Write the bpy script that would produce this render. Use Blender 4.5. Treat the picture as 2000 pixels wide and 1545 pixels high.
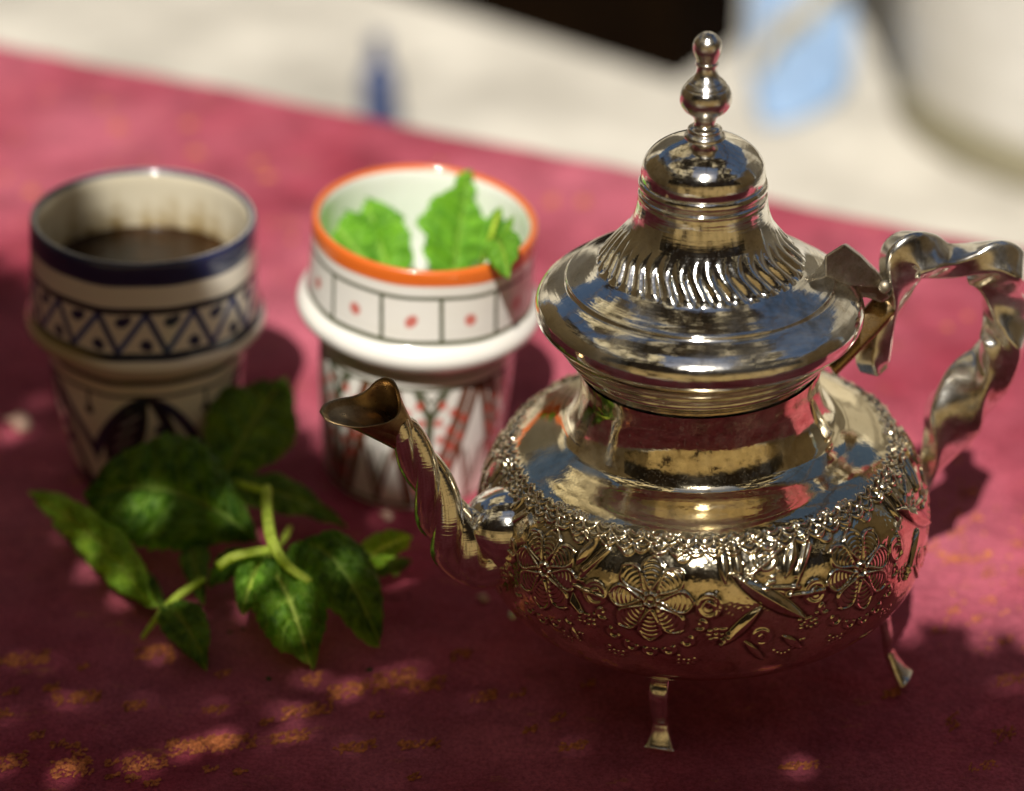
import bpy, math, random
import numpy as np
from mathutils import Vector, Matrix
random.seed(7); np.random.seed(7)
for o in list(bpy.data.objects): bpy.data.objects.remove(o)
S = bpy.context.scene
COL = S.collection
R = math.radians
# ------------------------------------------------------------------ camera, world, sun
H, PITCH, F = 0.50, 29.0, 5000.0            # metres above the cloth, degrees down, focal length in photo pixels (2000 wide)
cp, sp = math.cos(R(PITCH)), math.sin(R(PITCH))
cd = bpy.data.cameras.new('camera'); cam = bpy.data.objects.new('camera', cd); COL.objects.link(cam)
cam.location = (0, 0, H); cam.rotation_euler = (R(90-PITCH), 0, 0)
cd.sensor_width = 36; cd.lens = 36*F/2000; cd.clip_start = .01; cd.clip_end = 200
cd.dof.use_dof = True; cd.dof.focus_distance = 0.80; cd.dof.aperture_fstop = 4.4
S.camera = cam
SUN_EL, SUN_AZ = 52.0, 6.0                  # sun stands behind the camera, a touch to the left
w = bpy.data.worlds.new('World'); S.world = w; w.use_nodes = True
nt = w.node_tree; bg = nt.nodes['Background']
sky = nt.nodes.new('ShaderNodeTexSky'); sky.sky_type = 'NISHITA'; sky.sun_disc = False
sky.sun_elevation = R(SUN_EL); sky.sun_rotation = R(180+SUN_AZ)
nt.links.new(sky.outputs[0], bg.inputs[0]); bg.inputs[1].default_value = 0.052
sdir = Vector((-math.sin(R(SUN_AZ))*math.cos(R(SUN_EL)), -math.cos(R(SUN_AZ))*math.cos(R(SUN_EL)), math.sin(R(SUN_EL))))  # towards the sun
sl = bpy.data.lights.new('sun', 'SUN'); sun = bpy.data.objects.new('sun', sl); COL.objects.link(sun)
sl.energy = 5.0; sl.angle = R(.36); sl.color = (1, .95, .86)
sun.rotation_euler = sdir.to_track_quat('Z', 'Y').to_euler()
S.view_settings.view_transform = 'Standard'; S.view_settings.look = 'None'; S.view_settings.exposure = 0; S.view_settings.gamma = 1
S.render.engine = 'CYCLES'

# ------------------------------------------------------------------ measuring helpers
C0 = Vector((0, 0, H)); FW = Vector((0, cp, -sp)); UP = Vector((0, sp, cp))
def ray(px, py): return FW + Vector((1, 0, 0))*((px-1000)/F) + UP*((772.5-py)/F)
def onz(px, py, z=0.0):
    d = ray(px, py); t = (z-H)/d.z; return C0 + d*t
def onplane(px, py, p0, n):
    d = ray(px, py); t = (p0-C0).dot(n)/d.dot(n); return C0 + d*t
def depth(p): return (Vector(p)-C0).dot(FW)
def prof(base, yc, rpx):                    # ring whose centre shows at image row yc with radius rpx -> (r, z)
    k = (772.5-yc)/F; dy, dz = cp+sp*k, -sp+cp*k
    t = base.y/dy; z = H+dz*t
    return rpx*depth((base.x, base.y, z))/F, z

# ------------------------------------------------------------------ mesh helpers
def link(name, me, mat=None, parent=None, smooth=True):
    o = bpy.data.objects.new(name, me); COL.objects.link(o)
    if mat: me.materials.append(mat)
    if smooth and len(me.polygons): me.polygons.foreach_set('use_smooth', np.ones(len(me.polygons), bool))
    if parent: o.parent = parent
    return o
def tag(o, label=None, cat=None, group=None, kind=None):
    for k, v in (('label', label), ('category', cat), ('group', group), ('kind', kind)):
        if v: o[k] = v
    return o
def empty(name, loc, rot=(0, 0, 0)):
    o = bpy.data.objects.new(name, None); COL.objects.link(o); o.location = loc; o.rotation_euler = rot
    o.empty_display_size = .02; return o
def grid_mesh(name, V, close_u=False, close_v=False, attrs=None, flip=False):
    """V: (nv, nu, 3) array; u is the closed/round direction"""
    nv, nu = V.shape[:2]
    iu = np.arange(nu if close_u else nu-1); iv = np.arange(nv if close_v else nv-1)
    a, b = np.meshgrid(iv, iu, indexing='ij')
    a2, b2 = (a+1) % nv, (b+1) % nu
    q = np.stack([a*nu+b, a*nu+b2, a2*nu+b2, a2*nu+b], -1).reshape(-1, 4)
    if flip: q = q[:, ::-1]
    me = bpy.data.meshes.new(name)
    me.vertices.add(nv*nu); me.vertices.foreach_set('co', V.reshape(-1).astype(np.float32))
    me.loops.add(q.size); me.loops.foreach_set('vertex_index', q.reshape(-1).astype(np.int32))
    me.polygons.add(len(q)); me.polygons.foreach_set('loop_start', np.arange(0, q.size, 4, dtype=np.int32))
    me.update(calc_edges=True)
    for k, arr in (attrs or {}).items():
        if arr.ndim == 3:
            at = me.color_attributes.new(k, 'FLOAT_COLOR', 'POINT')
            c = np.ones((nv*nu, 4), np.float32); c[:, :3] = arr.reshape(-1, 3); at.data.foreach_set('color', c.reshape(-1))
        else:
            at = me.attributes.new(k, 'FLOAT', 'POINT'); at.data.foreach_set('value', arr.reshape(-1).astype(np.float32))
    return me
def py_mesh(name, vs, fs):
    me = bpy.data.meshes.new(name); me.from_pydata([tuple(v) for v in vs], [], fs); me.update(); return me
def cr(pts, n, alpha=.5):
    """centripetal Catmull-Rom through pts, about n samples by chord length"""
    P = np.array([list(p) for p in pts], float)
    d = P[:, :2] if P.shape[1] == 2 else P[:, :3]
    P = np.vstack([2*P[0]-P[1], P, 2*P[-1]-P[-2]]); 
    out = []; L = np.linalg.norm(np.diff(d, axis=0), axis=1); tot = L.sum()
    for i in range(1, len(P)-2):
        p0, p1, p2, p3 = P[i-1:i+3]
        k = max(2, int(round(n*L[i-1]/tot)))
        m = 3 if P.shape[1] > 2 else 2
        t0 = 0; t1 = t0+max(1e-6, np.linalg.norm((p1-p0)[:m]))**alpha; t2 = t1+max(1e-6, np.linalg.norm((p2-p1)[:m]))**alpha; t3 = t2+max(1e-6, np.linalg.norm((p3-p2)[:m]))**alpha
        t = np.linspace(t1, t2, k, endpoint=False)[:, None]
        A1 = (t1-t)/(t1-t0)*p0+(t-t0)/(t1-t0)*p1; A2 = (t2-t)/(t2-t1)*p1+(t-t1)/(t2-t1)*p2; A3 = (t3-t)/(t3-t2)*p2+(t-t2)/(t3-t2)*p3
        B1 = (t2-t)/(t2-t0)*A1+(t-t0)/(t2-t0)*A2; B2 = (t3-t)/(t3-t1)*A2+(t-t1)/(t3-t1)*A3
        out.append((t2-t)/(t2-t1)*B1+(t-t1)/(t2-t1)*B2)
    out.append(P[-2][None, :])
    return np.vstack(out)
def lathe(name, rz, nseg, mat=None, parent=None, disp=None, attrs=None, wob=0):
    rz = np.array(rz); n = len(rz)
    ph = np.linspace(0, 2*np.pi, nseg, endpoint=False)
    t = np.gradient(rz, axis=0); L = np.linalg.norm(t, axis=1)+1e-12; t /= L[:, None]
    nr, nz = -t[:, 1], t[:, 0]                 # profile runs from the top down -> this normal points outwards
    nr, nz = np.where(True, -nr, nr)*-1, nz*1
    s = np.concatenate([[0], np.cumsum(np.linalg.norm(np.diff(rz, axis=0), axis=1))])
    PH, SS = np.meshgrid(ph, s)
    d = disp(PH, SS, rz) if disp else np.zeros_like(PH)
    if wob: d = d + wob*(np.sin(3*PH+40*SS)+.7*np.sin(5*PH-70*SS+1))*.5*np.minimum(1, rz[:, 0:1]/.02)
    rr = rz[:, 0:1]+d*nr[:, None]; zz = rz[:, 1:2]+d*nz[:, None]
    V = np.stack([rr*np.sin(PH), -rr*np.cos(PH), zz+0*PH], -1)   # azimuth 0 faces the camera, + to the right
    me = grid_mesh(name, V, close_u=True, attrs={k: f(PH, SS, rz, d) for k, f in (attrs or {}).items()}, flip=True)
    return link(name, me, mat, parent)
def frames(P):
    T = np.gradient(P, axis=0); T /= np.linalg.norm(T, axis=1)[:, None]+1e-12
    N = np.zeros_like(T); n = np.cross(T[0], [0, 1, .13]); n /= np.linalg.norm(n)
    for i in range(len(T)):
        n = n-np.dot(n, T[i])*T[i]; n /= np.linalg.norm(n); N[i] = n
    return T, N, np.cross(T, N)
def sweep(name, pts, nseg, n, section, mat=None, parent=None, caps=True, flip=False):
    """pts rows x,y,z,r ; section(psi, s01, r) -> radius"""
    Q = cr(pts, n); P, rad = Q[:, :3], Q[:, 3]
    T, N, B = frames(P); ps = np.linspace(0, 2*np.pi, nseg, endpoint=False)
    L = np.concatenate([[0], np.cumsum(np.linalg.norm(np.diff(P, axis=0), axis=1))])
    PS, SS = np.meshgrid(ps, L/L[-1]); RR = section(PS, SS, rad[:, None])
    V = P[:, None]+RR[..., None]*(np.cos(PS)[..., None]*N[:, None]+np.sin(PS)[..., None]*B[:, None])
    if caps:
        V = np.concatenate([np.repeat(P[:1], nseg, 0)[None], V, np.repeat(P[-1:], nseg, 0)[None]])
    me = grid_mesh(name, V, close_u=True, flip=flip)
    return link(name, me, mat, parent)

# ------------------------------------------------------------------ materials
def mat(name):
    m = bpy.data.materials.new(name); m.use_nodes = True
    n = m.node_tree.nodes; return m, n, m.node_tree.links, n['Principled BSDF'], n['Material Output']
def noise(n, l, scale, detail=3, rough=.5, coord='Object', vec=None, dist=0):
    t = n.new('ShaderNodeTexNoise'); t.inputs['Scale'].default_value = scale; t.inputs['Detail'].default_value = detail
    t.inputs['Roughness'].default_value = rough; t.inputs['Distortion'].default_value = dist
    if vec is None:
        tc = n.new('ShaderNodeTexCoord'); vec = tc.outputs[coord]
    l.new(vec, t.inputs['Vector']); return t
def ramp(n, l, src, stops, interp='LINEAR'):
    r = n.new('ShaderNodeValToRGB'); r.color_ramp.interpolation = interp
    e = r.color_ramp.elements
    while len(e) < len(stops): e.new(.5)
    for k, (p, c) in enumerate(stops): e[k].position = p; e[k].color = (*c, 1) if len(c) == 3 else c
    l.new(src, r.inputs[0]); return r
def mix(n, l, fac, a, b, mode='MIX'):
    m = n.new('ShaderNodeMix'); m.data_type = 'RGBA'; m.blend_type = mode
    for s, v in ((m.inputs[0], fac), (m.inputs[6], a), (m.inputs[7], b)):
        if hasattr(v, 'links'): l.new(v, s)
        elif isinstance(v, (int, float)): s.default_value = v
        else: s.default_value = (*v, 1)
    return m.outputs[2]
def bump(n, l, p, src, strength, dist, prev=None):
    b = n.new('ShaderNodeBump'); b.inputs['Strength'].default_value = strength; b.inputs['Distance'].default_value = dist
    l.new(src, b.inputs['Height'])
    if prev: l.new(prev, b.inputs['Normal'])
    l.new(b.outputs[0], p.inputs['Normal']); return b.outputs[0]
def g(v): return (v, v, v)

def metal(name, col=(.90, .82, .64), tarnish=(.34, .24, .11), rlo=.03, rhi=.17, tlo=.56, thi=.74, relief=False, brushed=0):
    m, n, l, p, out = mat(name)
    p.inputs['Metallic'].default_value = 1
    big = noise(n, l, 38, 5, .62); fine = noise(n, l, 900, 2, .6); mid = noise(n, l, 160, 5, .75)
    mx = mix(n, l, .5, big.outputs[0], mid.outputs[0])
    f = ramp(n, l, mx, [(tlo-.04, g(0)), (thi, g(1))])
    c = mix(n, l, f.outputs[0], col, tarnish)
    sp_ = ramp(n, l, fine.outputs[0], [(.62, g(1)), (.74, g(.45))])
    c = mix(n, l, .55, c, sp_.outputs[0], 'MULTIPLY')
    if relief:
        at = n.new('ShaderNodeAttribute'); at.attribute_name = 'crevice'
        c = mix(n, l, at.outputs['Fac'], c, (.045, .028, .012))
    l.new(c, p.inputs['Base Color'])
    sm_ = noise(n, l, 21, 6, .72, dist=.6); dst = noise(n, l, 1500, 1, .5)
    df = mix(n, l, .5, ramp(n, l, sm_.outputs[0], [(.50, g(0)), (.66, g(1))]).outputs[0], ramp(n, l, dst.outputs[0], [(.60, g(0)), (.66, g(1))]).outputs[0], 'ADD')
    rr = ramp(n, l, mx, [(.42, g(rlo)), (.72, g(rhi))])
    l.new(mix(n, l, .06, rr.outputs[0], df, 'ADD'), p.inputs['Roughness'])
    md = n.new('ShaderNodeMath'); md.operation = 'MULTIPLY_ADD'; l.new(df, md.inputs[0]); md.inputs[1].default_value = -.035; md.inputs[2].default_value = 1; l.new(md.outputs[0], p.inputs['Metallic'])
    b = bump(n, l, p, noise(n, l, 60, 4, .6).outputs[0], .10, .0012)
    if brushed:
        tc = n.new('ShaderNodeTexCoord'); mp = n.new('ShaderNodeMapping'); l.new(tc.outputs['Object'], mp.inputs[0]); mp.inputs['Scale'].default_value = (60, 60, brushed)
        b = bump(n, l, p, noise(n, l, 1, 2, .5, vec=mp.outputs[0]).outputs[0], .22, .0003, b)
    bump(n, l, p, fine.outputs[0], .06, .0002, b)
    return m
M = {}
M['silver'] = metal('polished_silver', col=(.93, .90, .82), rlo=.055, rhi=.17, brushed=1500)
M['silver_relief'] = metal('chased_silver', col=(.90, .80, .58), relief=True)
M['silver_turned'] = metal('turned_silver', col=(.82, .79, .73), rlo=.12, rhi=.28, brushed=4200)
M['silver_cast'] = metal('cast_silver', col=(.95, .93, .87), rlo=.20, tlo=.52, thi=.72)
M['silver_dull'] = metal('dull_silver', col=(.50, .47, .40), tarnish=(.16, .12, .07), rlo=.28, rhi=.5, tlo=.46, thi=.62)
M['brass_worn'] = metal('worn_brass', col=(.46, .33, .17), tarnish=(.14, .08, .04), rlo=.22, rhi=.42, tlo=.46, thi=.66)

def glaze(name):
    m, n, l, p, out = mat(name)
    at = n.new('ShaderNodeVertexColor'); at.layer_name = 'paint'
    nz = noise(n, l, 90, 4, .6); c = mix(n, l, .12, at.outputs[0], ramp(n, l, nz.outputs[0], [(.3, (.86, .80, .66)), (.6, g(1))]).outputs[0], 'MULTIPLY')
    l.new(c, p.inputs['Base Color']); p.inputs['Roughness'].default_value = .3
    p.inputs['Coat Weight'].default_value = .8; p.inputs['Coat Roughness'].default_value = .06
    bump(n, l, p, noise(n, l, 120, 2).outputs[0], .12, .0006)
    return m
M['glaze'] = glaze('painted_glaze')

m, n, l, p, out = mat('strong_tea'); M['tea'] = m
p.inputs['Base Color'].default_value = (.035, .010, .003, 1); p.inputs['Roughness'].default_value = .03; p.inputs['IOR'].default_value = 1.34
c = ramp(n, l, noise(n, l, 70, 4, .7).outputs[0], [(.5, (.022, .008, .002)), (.8, (.09, .04, .012))]); l.new(c.outputs[0], p.inputs['Base Color'])

def leafmat(name, lo, hi, vein, trans=.45, puck=.9):
    m, n, l, p, out = mat(name)
    at = n.new('ShaderNodeAttribute'); at.attribute_name = 'vein'
    nz = noise(n, l, 130, 4, .65)
    c = ramp(n, l, nz.outputs[0], [(.38, lo), (.62, hi)]).outputs[0]
    c = mix(n, l, at.outputs['Fac'], c, vein)
    l.new(c, p.inputs['Base Color']); p.inputs['Roughness'].default_value = .52
    p.inputs['Specular IOR Level'].default_value = .35
    vo = n.new('ShaderNodeTexVoronoi'); vo.feature = 'SMOOTH_F1'; vo.inputs['Scale'].default_value = 300; tcv = n.new('ShaderNodeTexCoord'); l.new(tcv.outputs['Object'], vo.inputs['Vector'])
    bb = bump(n, l, p, vo.outputs['Distance'], puck, .0022); bump(n, l, p, noise(n, l, 420, 4, .65).outputs[0], .5, .0012, bb)
    tr = n.new('ShaderNodeBsdfTranslucent'); l.new(mix(n, l, 1.0, c, (1.9, 2.0, .7), 'MULTIPLY'), tr.inputs[0])
    ms = n.new('ShaderNodeMixShader'); ms.inputs[0].default_value = trans
    l.new(p.outputs[0], ms.inputs[1]); l.new(tr.outputs[0], ms.inputs[2]); l.new(ms.outputs[0], out.inputs[0])
    return m
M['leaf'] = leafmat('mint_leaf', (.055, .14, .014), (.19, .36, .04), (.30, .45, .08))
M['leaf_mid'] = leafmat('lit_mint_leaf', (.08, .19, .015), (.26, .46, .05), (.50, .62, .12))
M['leaf_pale'] = leafmat('sunlit_mint_leaf', (.24, .44, .03), (.42, .62, .06), (.66, .80, .20))  # leaf green lightened for leaves in sun, light put into the colour
M['leaf_cup'] = leafmat('fresh_mint_leaf', (.09, .26, .015), (.19, .44, .03), (.28, .48, .06), .3, .14)
M['stem'] = leafmat('mint_stem', (.50, .62, .07), (.66, .76, .14), (.6, .7, .15), .35)

# red cloth: velvety, with small coppery flecks worked into the pile
m, n, l, p, out = mat('red_cloth'); M['cloth'] = m
tc = n.new('ShaderNodeTexCoord')
mp = n.new('ShaderNodeMapping'); l.new(tc.outputs['Object'], mp.inputs[0]); mp.inputs['Rotation'].default_value = (0, 0, R(-24)); mp.inputs['Scale'].default_value = (1, 2.2, 1)
n1 = noise(n, l, 7, 5, .6, vec=tc.outputs['Object']); n2 = noise(n, l, 700, 3, .7, vec=tc.outputs['Object']); n3 = noise(n, l, 46, 6, .75, vec=mp.outputs[0])
c = ramp(n, l, n1.outputs[0], [(.34, (.42, .064, .100)), (.66, (.65, .170, .235))]).outputs[0]
fl = ramp(n, l, n3.outputs[0], [(.60, g(0)), (.68, g(1))])
grain = ramp(n, l, n2.outputs[0], [(.40, g(.35)), (.60, g(1))])
fm = n.new('ShaderNodeMath'); fm.operation = 'MULTIPLY'; l.new(fl.outputs[0], fm.inputs[0]); l.new(grain.outputs[0], fm.inputs[1])
c = mix(n, l, fm.outputs[0], c, (.62, .22, .11))
c = mix(n, l, .6, c, ramp(n, l, noise(n, l, 26, 6, .7, vec=tc.outputs['Object']).outputs[0], [(.35, g(.42)), (.60, g(1))]).outputs[0], 'MULTIPLY')
c = mix(n, l, .6, c, ramp(n, l, n2.outputs[0], [(.35, g(.5)), (.62, g(1.15))]).outputs[0], 'MULTIPLY')
l.new(c, p.inputs['Base Color']); p.inputs['Roughness'].default_value = .75
p.inputs['Specular IOR Level'].default_value = .04; p.inputs['Sheen Weight'].default_value = .0; p.inputs['Sheen Roughness'].default_value = .4; p.inputs['Sheen Tint'].default_value = (1, .75, .8, 1)
b = bump(n, l, p, n2.outputs[0], .8, .0012); bump(n, l, p, noise(n, l, 60, 5, .7, vec=tc.outputs['Object']).outputs[0], .5, .006, b)

def plain(name, a, b_, scale, rough=.85, bs=.3, bd=.01, detail=5):
    m, n, l, p, out = mat(name)
    nz = noise(n, l, scale, detail, .6)
    l.new(ramp(n, l, nz.outputs[0], [(.3, a), (.7, b_)]).outputs[0], p.inputs['Base Color']); p.inputs['Roughness'].default_value = rough
    bump(n, l, p, noise(n, l, scale*6, 4, .6).outputs[0], bs, bd); return m
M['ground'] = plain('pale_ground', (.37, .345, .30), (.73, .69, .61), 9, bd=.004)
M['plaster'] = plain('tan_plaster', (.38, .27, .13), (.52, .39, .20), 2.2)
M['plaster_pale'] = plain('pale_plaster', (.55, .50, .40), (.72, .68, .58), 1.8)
M['dark_wood'] = plain('dark_wood', (.004, .002, .001), (.008, .004, .0015), 12, .9); M['dark_wood'].node_tree.nodes['Principled BSDF'].inputs['Specular IOR Level'].default_value = .02
M['wood'] = plain('roof_wood', (.05, .03, .015), (.13, .08, .035), 5, .8)
M['table_wood'] = plain('table_wood', (.12, .06, .03), (.2, .11, .05), 9, .6)
M['blue'] = plain('pale_blue_cloth', (.24, .38, .60), (.36, .50, .72), 9, .7)
M['tan_strap'] = plain('tan_strap', (.5, .42, .28), (.62, .54, .38), 14, .8)
M['white'] = plain('white_plastic', (.62, .60, .54), (.80, .79, .75), 6, .5)
M['olive'] = plain('olive_shadow', (.24, .22, .14), (.32, .29, .20), 9, .7)
M['navy'] = plain('navy_glass', (.03, .05, .13), (.05, .08, .2), 9, .3)
M['crumb'] = plain('orange_sun_fleck', (.26, .06, .02), (.85, .30, .10), 650, .8)  # orange that paints sun flecks and dapples onto the cloth
M['crumb_pale'] = plain('pale_crumb', (.55, .34, .26), (.68, .46, .36), 200, .7)
M['leaf_dry'] = plain('dry_leaf', (.02, .035, .008), (.05, .07, .015), 300, .8)
def strawmat(name, stops, tl, scale=3, fade=None):
    m, n, l, p, out = mat(name)
    nz = noise(n, l, scale, 4, .6); c = ramp(n, l, nz.outputs[0], stops).outputs[0]
    if fade:      # screen colour darkened upwards to cut its glow on the table
        tc = n.new('ShaderNodeTexCoord'); sx = n.new('ShaderNodeSeparateXYZ'); l.new(tc.outputs['Object'], sx.inputs[0])
        md = n.new('ShaderNodeMath'); md.operation = 'MULTIPLY_ADD'; l.new(nz.outputs[0], md.inputs[0]); md.inputs[1].default_value = .5; l.new(sx.outputs[2], md.inputs[2])
        fr_ = ramp(n, l, md.outputs[0], [(fade[0], g(0)), (fade[1], g(1))]); c = mix(n, l, fr_.outputs[0], c, (.018, .011, .006))
    tr = n.new('ShaderNodeBsdfTranslucent'); l.new(c, tr.inputs[0]); l.new(c, p.inputs['Base Color']); p.inputs['Roughness'].default_value = .8
    ms = n.new('ShaderNodeMixShader'); ms.inputs[0].default_value = tl; l.new(p.outputs[0], ms.inputs[1]); l.new(tr.outputs[0], ms.inputs[2]); l.new(ms.outputs[0], out.inputs[0]); return m
M['straw'] = strawmat('straw_mat', [(.45, (.03, .02, .01)), (.49, (.60, .50, .30)), (.62, (.90, .80, .55))], .6, 1.6)
M['thatch'] = strawmat('brush_thatch', [(.50, (.012, .008, .004)), (.58, (.06, .04, .02)), (.61, (.85, .74, .50))], .5, 2.6)
M['screen'] = strawmat('shade_screen_matting', [(.38, (.05, .03, .015)), (.44, (.50, .37, .17)), (.7, (.74, .57, .28))], .36, 5, (.66, .74))

# ------------------------------------------------------------------ the setting
FLOOR = -.30
def box(name, lo, hi, mt, parent=None, kind=None, bev=0):
    (a, b, c), (d, e, f) = lo, hi
    vs = [(a, b, c), (d, b, c), (d, e, c), (a, e, c), (a, b, f), (d, b, f), (d, e, f), (a, e, f)]
    o = link(name, py_mesh(name, vs, [(0, 3, 2, 1), (4, 5, 6, 7), (0, 1, 5, 4), (1, 2, 6, 5), (2, 3, 7, 6), (3, 0, 4, 7)]), mt, parent, smooth=False)
    if bev:
        md = o.modifiers.new('bevel', 'BEVEL'); md.width = bev; md.segments = 2
    if kind: o['kind'] = kind
    return o
gnd = link('ground', py_mesh('ground', [(-40, -40, FLOOR), (40, -40, FLOOR), (40, 40, FLOOR), (-40, 40, FLOOR)], [(0, 1, 2, 3)]), M['ground'], smooth=False); gnd['kind'] = 'structure'
# walls round the yard (outside the frame; the pot mirrors them)
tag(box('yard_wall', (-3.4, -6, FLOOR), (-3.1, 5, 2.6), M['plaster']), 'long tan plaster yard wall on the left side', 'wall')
def slant(x0, y0, x1, y1, h, mt):
    d = Vector((x1-x0, y1-y0, 0)).normalized(); q = Vector((d.y, -d.x, 0))*.25; a, b = Vector((x0, y0, FLOOR)), Vector((x1, y1, FLOOR)); c = [a, b, b+q, a+q]
    return link('yard_wall', py_mesh('yard_wall', c+[v+Vector((0, 0, h)) for v in c], [(3, 2, 1, 0), (4, 5, 6, 7), (0, 1, 5, 4), (1, 2, 6, 5), (2, 3, 7, 6), (3, 0, 4, 7)]), mt, smooth=False)
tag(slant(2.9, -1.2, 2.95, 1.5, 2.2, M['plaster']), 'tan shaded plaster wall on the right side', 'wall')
tag(slant(2.95, 1.6, 1.55, 4.9, 2.4, M['plaster_pale']), 'unseen pale plaster wall at the back right, angled to reflect sun', 'wall')  # unseen wall angled to catch sun and whiten the pot's reflections
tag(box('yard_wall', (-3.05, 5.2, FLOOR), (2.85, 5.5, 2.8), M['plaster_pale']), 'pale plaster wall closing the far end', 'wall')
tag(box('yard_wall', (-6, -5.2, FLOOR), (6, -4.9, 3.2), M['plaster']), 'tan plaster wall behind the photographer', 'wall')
rf = empty('unseen_awning', (0, 0, 0)); tag(rf, 'unseen straw awning on dark poles, panels added to block sky light', 'awning')  # unseen awning; panels added to block sky and shape the pot's reflections
for x0, x1, y0, y1, z, mm in ((-2.0, 1.9, .30, 1.9, 4.02, 'thatch'), (-6.0, -1.45, -4.6, -.64, 4.05, 'thatch'), (1.35, 6.0, -4.6, -.66, 4.06, 'thatch'), (-1.86, -1.1, -.58, .26, 4.0, 'straw'), (1.2, 2.06, -.58, .26, 4.0, 'thatch'), (-3.5, -1.9, -.55, 2.0, 4.0, 'straw'), (2.1, 3.0, -.6, .5, 4.0, 'straw'), (-5.0, -3.55, -1.6, 4.6, 3.8, 'thatch'), (-2.6, -.8, 2.35, 4.8, 4.05, 'straw')):
    link('added_panel', py_mesh('added_panel', [(x0, y0, z), (x1, y0, z), (x1, y1, z+.02), (x0, y1, z+.02)], [(0, 1, 2, 3)]), M[mm], rf, smooth=False)
for k in range(6):
    box('unseen_pole', (-4.3, -.66+k*1.05, 3.70), (4.4, -.60+k*1.05, 3.76), M['wood'], rf)
for x0 in (-4.2, -1.75, .02, 1.8, 4.3):
    box('unseen_pole', (x0, -1.0, 3.765), (x0+.07, 4.9, 3.80), M['wood'], rf)
# unseen screen added behind the camera to block sun: its ragged upper edge and gaps cast the shade on the near half of the table
YS = -.30
def shade_pt(px, py, z=0.0):
    P = onz(px, py, z); t = (P.y-YS)/(-sdir.y); return P+sdir*t
edge = sorted([(lambda q: (q.x, q.z))(shade_pt(*e)) for e in
    [(-300, 400), (0, 500), (250, 620), (540, 800), (700, 890), (860, 990), (980, 1130), (1080, 1270), (1400, 1320), (1700, 1270), (1800, 1215), (2000, 1255), (2300, 1330)]])
ex = np.array([e[0] for e in edge]); ez = np.array([e[1] for e in edge])
holes = [(40, 1290, 45, 12), (150, 1365, 40, 10), (10, 1395, 14, 8), (265, 1380, 18, 9), (25, 1490, 22, 14), (140, 1500, 34, 16), (285, 1490, 36, 14), (385, 1455, 48, 16), (450, 1450, 40, 14),
    (565, 1440, 30, 11), (600, 1390, 42, 12), (680, 1350, 34, 15), (770, 1330, 34, 18), (835, 1340, 28, 13), (700, 1460, 28, 9), (820, 1455, 34, 8), (610, 1330, 16, 12), (945, 1365, 20, 9), (1120, 1460, 22, 8),
    (420, 1385, 20, 7), (300, 1275, 30, 12), (24, 845, 24, 20), (70, 785, 18, 8), (755, 1012, 22, 10), (950, 1172, 18, 8),
    (1980, 1330, 26, 12), (1860, 1415, 12, 16), (1960, 1440, 18, 14), (1920, 1500, 22, 8), (1560, 1500, 30, 7), (1740, 1360, 16, 8), (900, 1280, 16, 9), (330, 1290, 10, 7)]
HL = []
for px, py, a, b in holes:
    q, qa, qb = shade_pt(px, py), shade_pt(px+a, py), shade_pt(px, py+b)
    hx, hz_ = abs(qa.x-q.x), abs(qb.z-q.z)
    if py > 1230:
        for j in range(6):
            u_ = random.uniform(-1.2, 1.2); HL.append((q.x+u_*hx, q.z+u_*hz_*.35+random.uniform(-1.0, 1.0)*hz_, hx*random.uniform(.13, .30), hz_*random.uniform(.2, .55)))
    else: HL.append((q.x, q.z, hx*.85, hz_*.85))
for px, py, pz, a, b in ((110, 1010, .017, 12, 26), (160, 1080, .014, 20, 20), (225, 1140, .011, 26, 14), (580, 1205, .012, 28, 40), (488, 1150, .017, 32, 20), (532, 1040, .037, 9, 50), (765, 1080, .017, 26, 20), (455, 1093, .031, 26, 8), (340, 1165, .013, 26, 12), (690, 1130, .016, 20, 12), (283, 488, .066, 16, 12), (300, 1010, .02, 40, 22), (470, 1010, .02, 24, 14)):
    q, qa, qb = shade_pt(px, py, pz), shade_pt(px+a, py, pz), shade_pt(px, py+b, pz); HL.append((q.x, q.z, abs(qa.x-q.x), abs(qb.z-q.z)))
vs, fs = [], []
wr = .0052; x = -2.9
def reed(x0, x1, z0, z1, y):
    k = len(vs); t = .0035
    vs.extend([(x0, y, z0), (x1, y, z0), (x1, y, z1), (x0, y, z1)]); fs.append((k, k+1, k+2, k+3))
while x < 2.7:
    top = float(np.interp(x, ex, ez))+random.uniform(-.012, .01)
    if abs(x+.1) > 1.0: top += -.12+.16*math.sin(x*5)+.08*math.sin(x*13)
    cuts = sorted([(zc-hb*math.sqrt(max(0, 1-((x-xc)/ha)**2)), zc+hb*math.sqrt(max(0, 1-((x-xc)/ha)**2))) for xc, zc, ha, hb in HL if abs(x-xc) < ha])
    z0 = -.1
    for a, b in cuts:
        if b-a < .0008: continue
        a = min(a, top)
        if a > z0: reed(x-wr/2-.0003, x+wr/2+.0003, z0, a, YS+random.uniform(-.001, .001))
        z0 = max(z0, b)
    if top > z0: reed(x-wr/2-.0003, x+wr/2+.0003, z0, top, YS+random.uniform(-.001, .001))
    x += wr
scr = link('shade_screen', py_mesh('shade_screen', vs, fs), M['screen'], smooth=False)
tag(scr, 'unseen straw screen added behind the camera, gaps shaped for sun dapples', 'screen')

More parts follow.
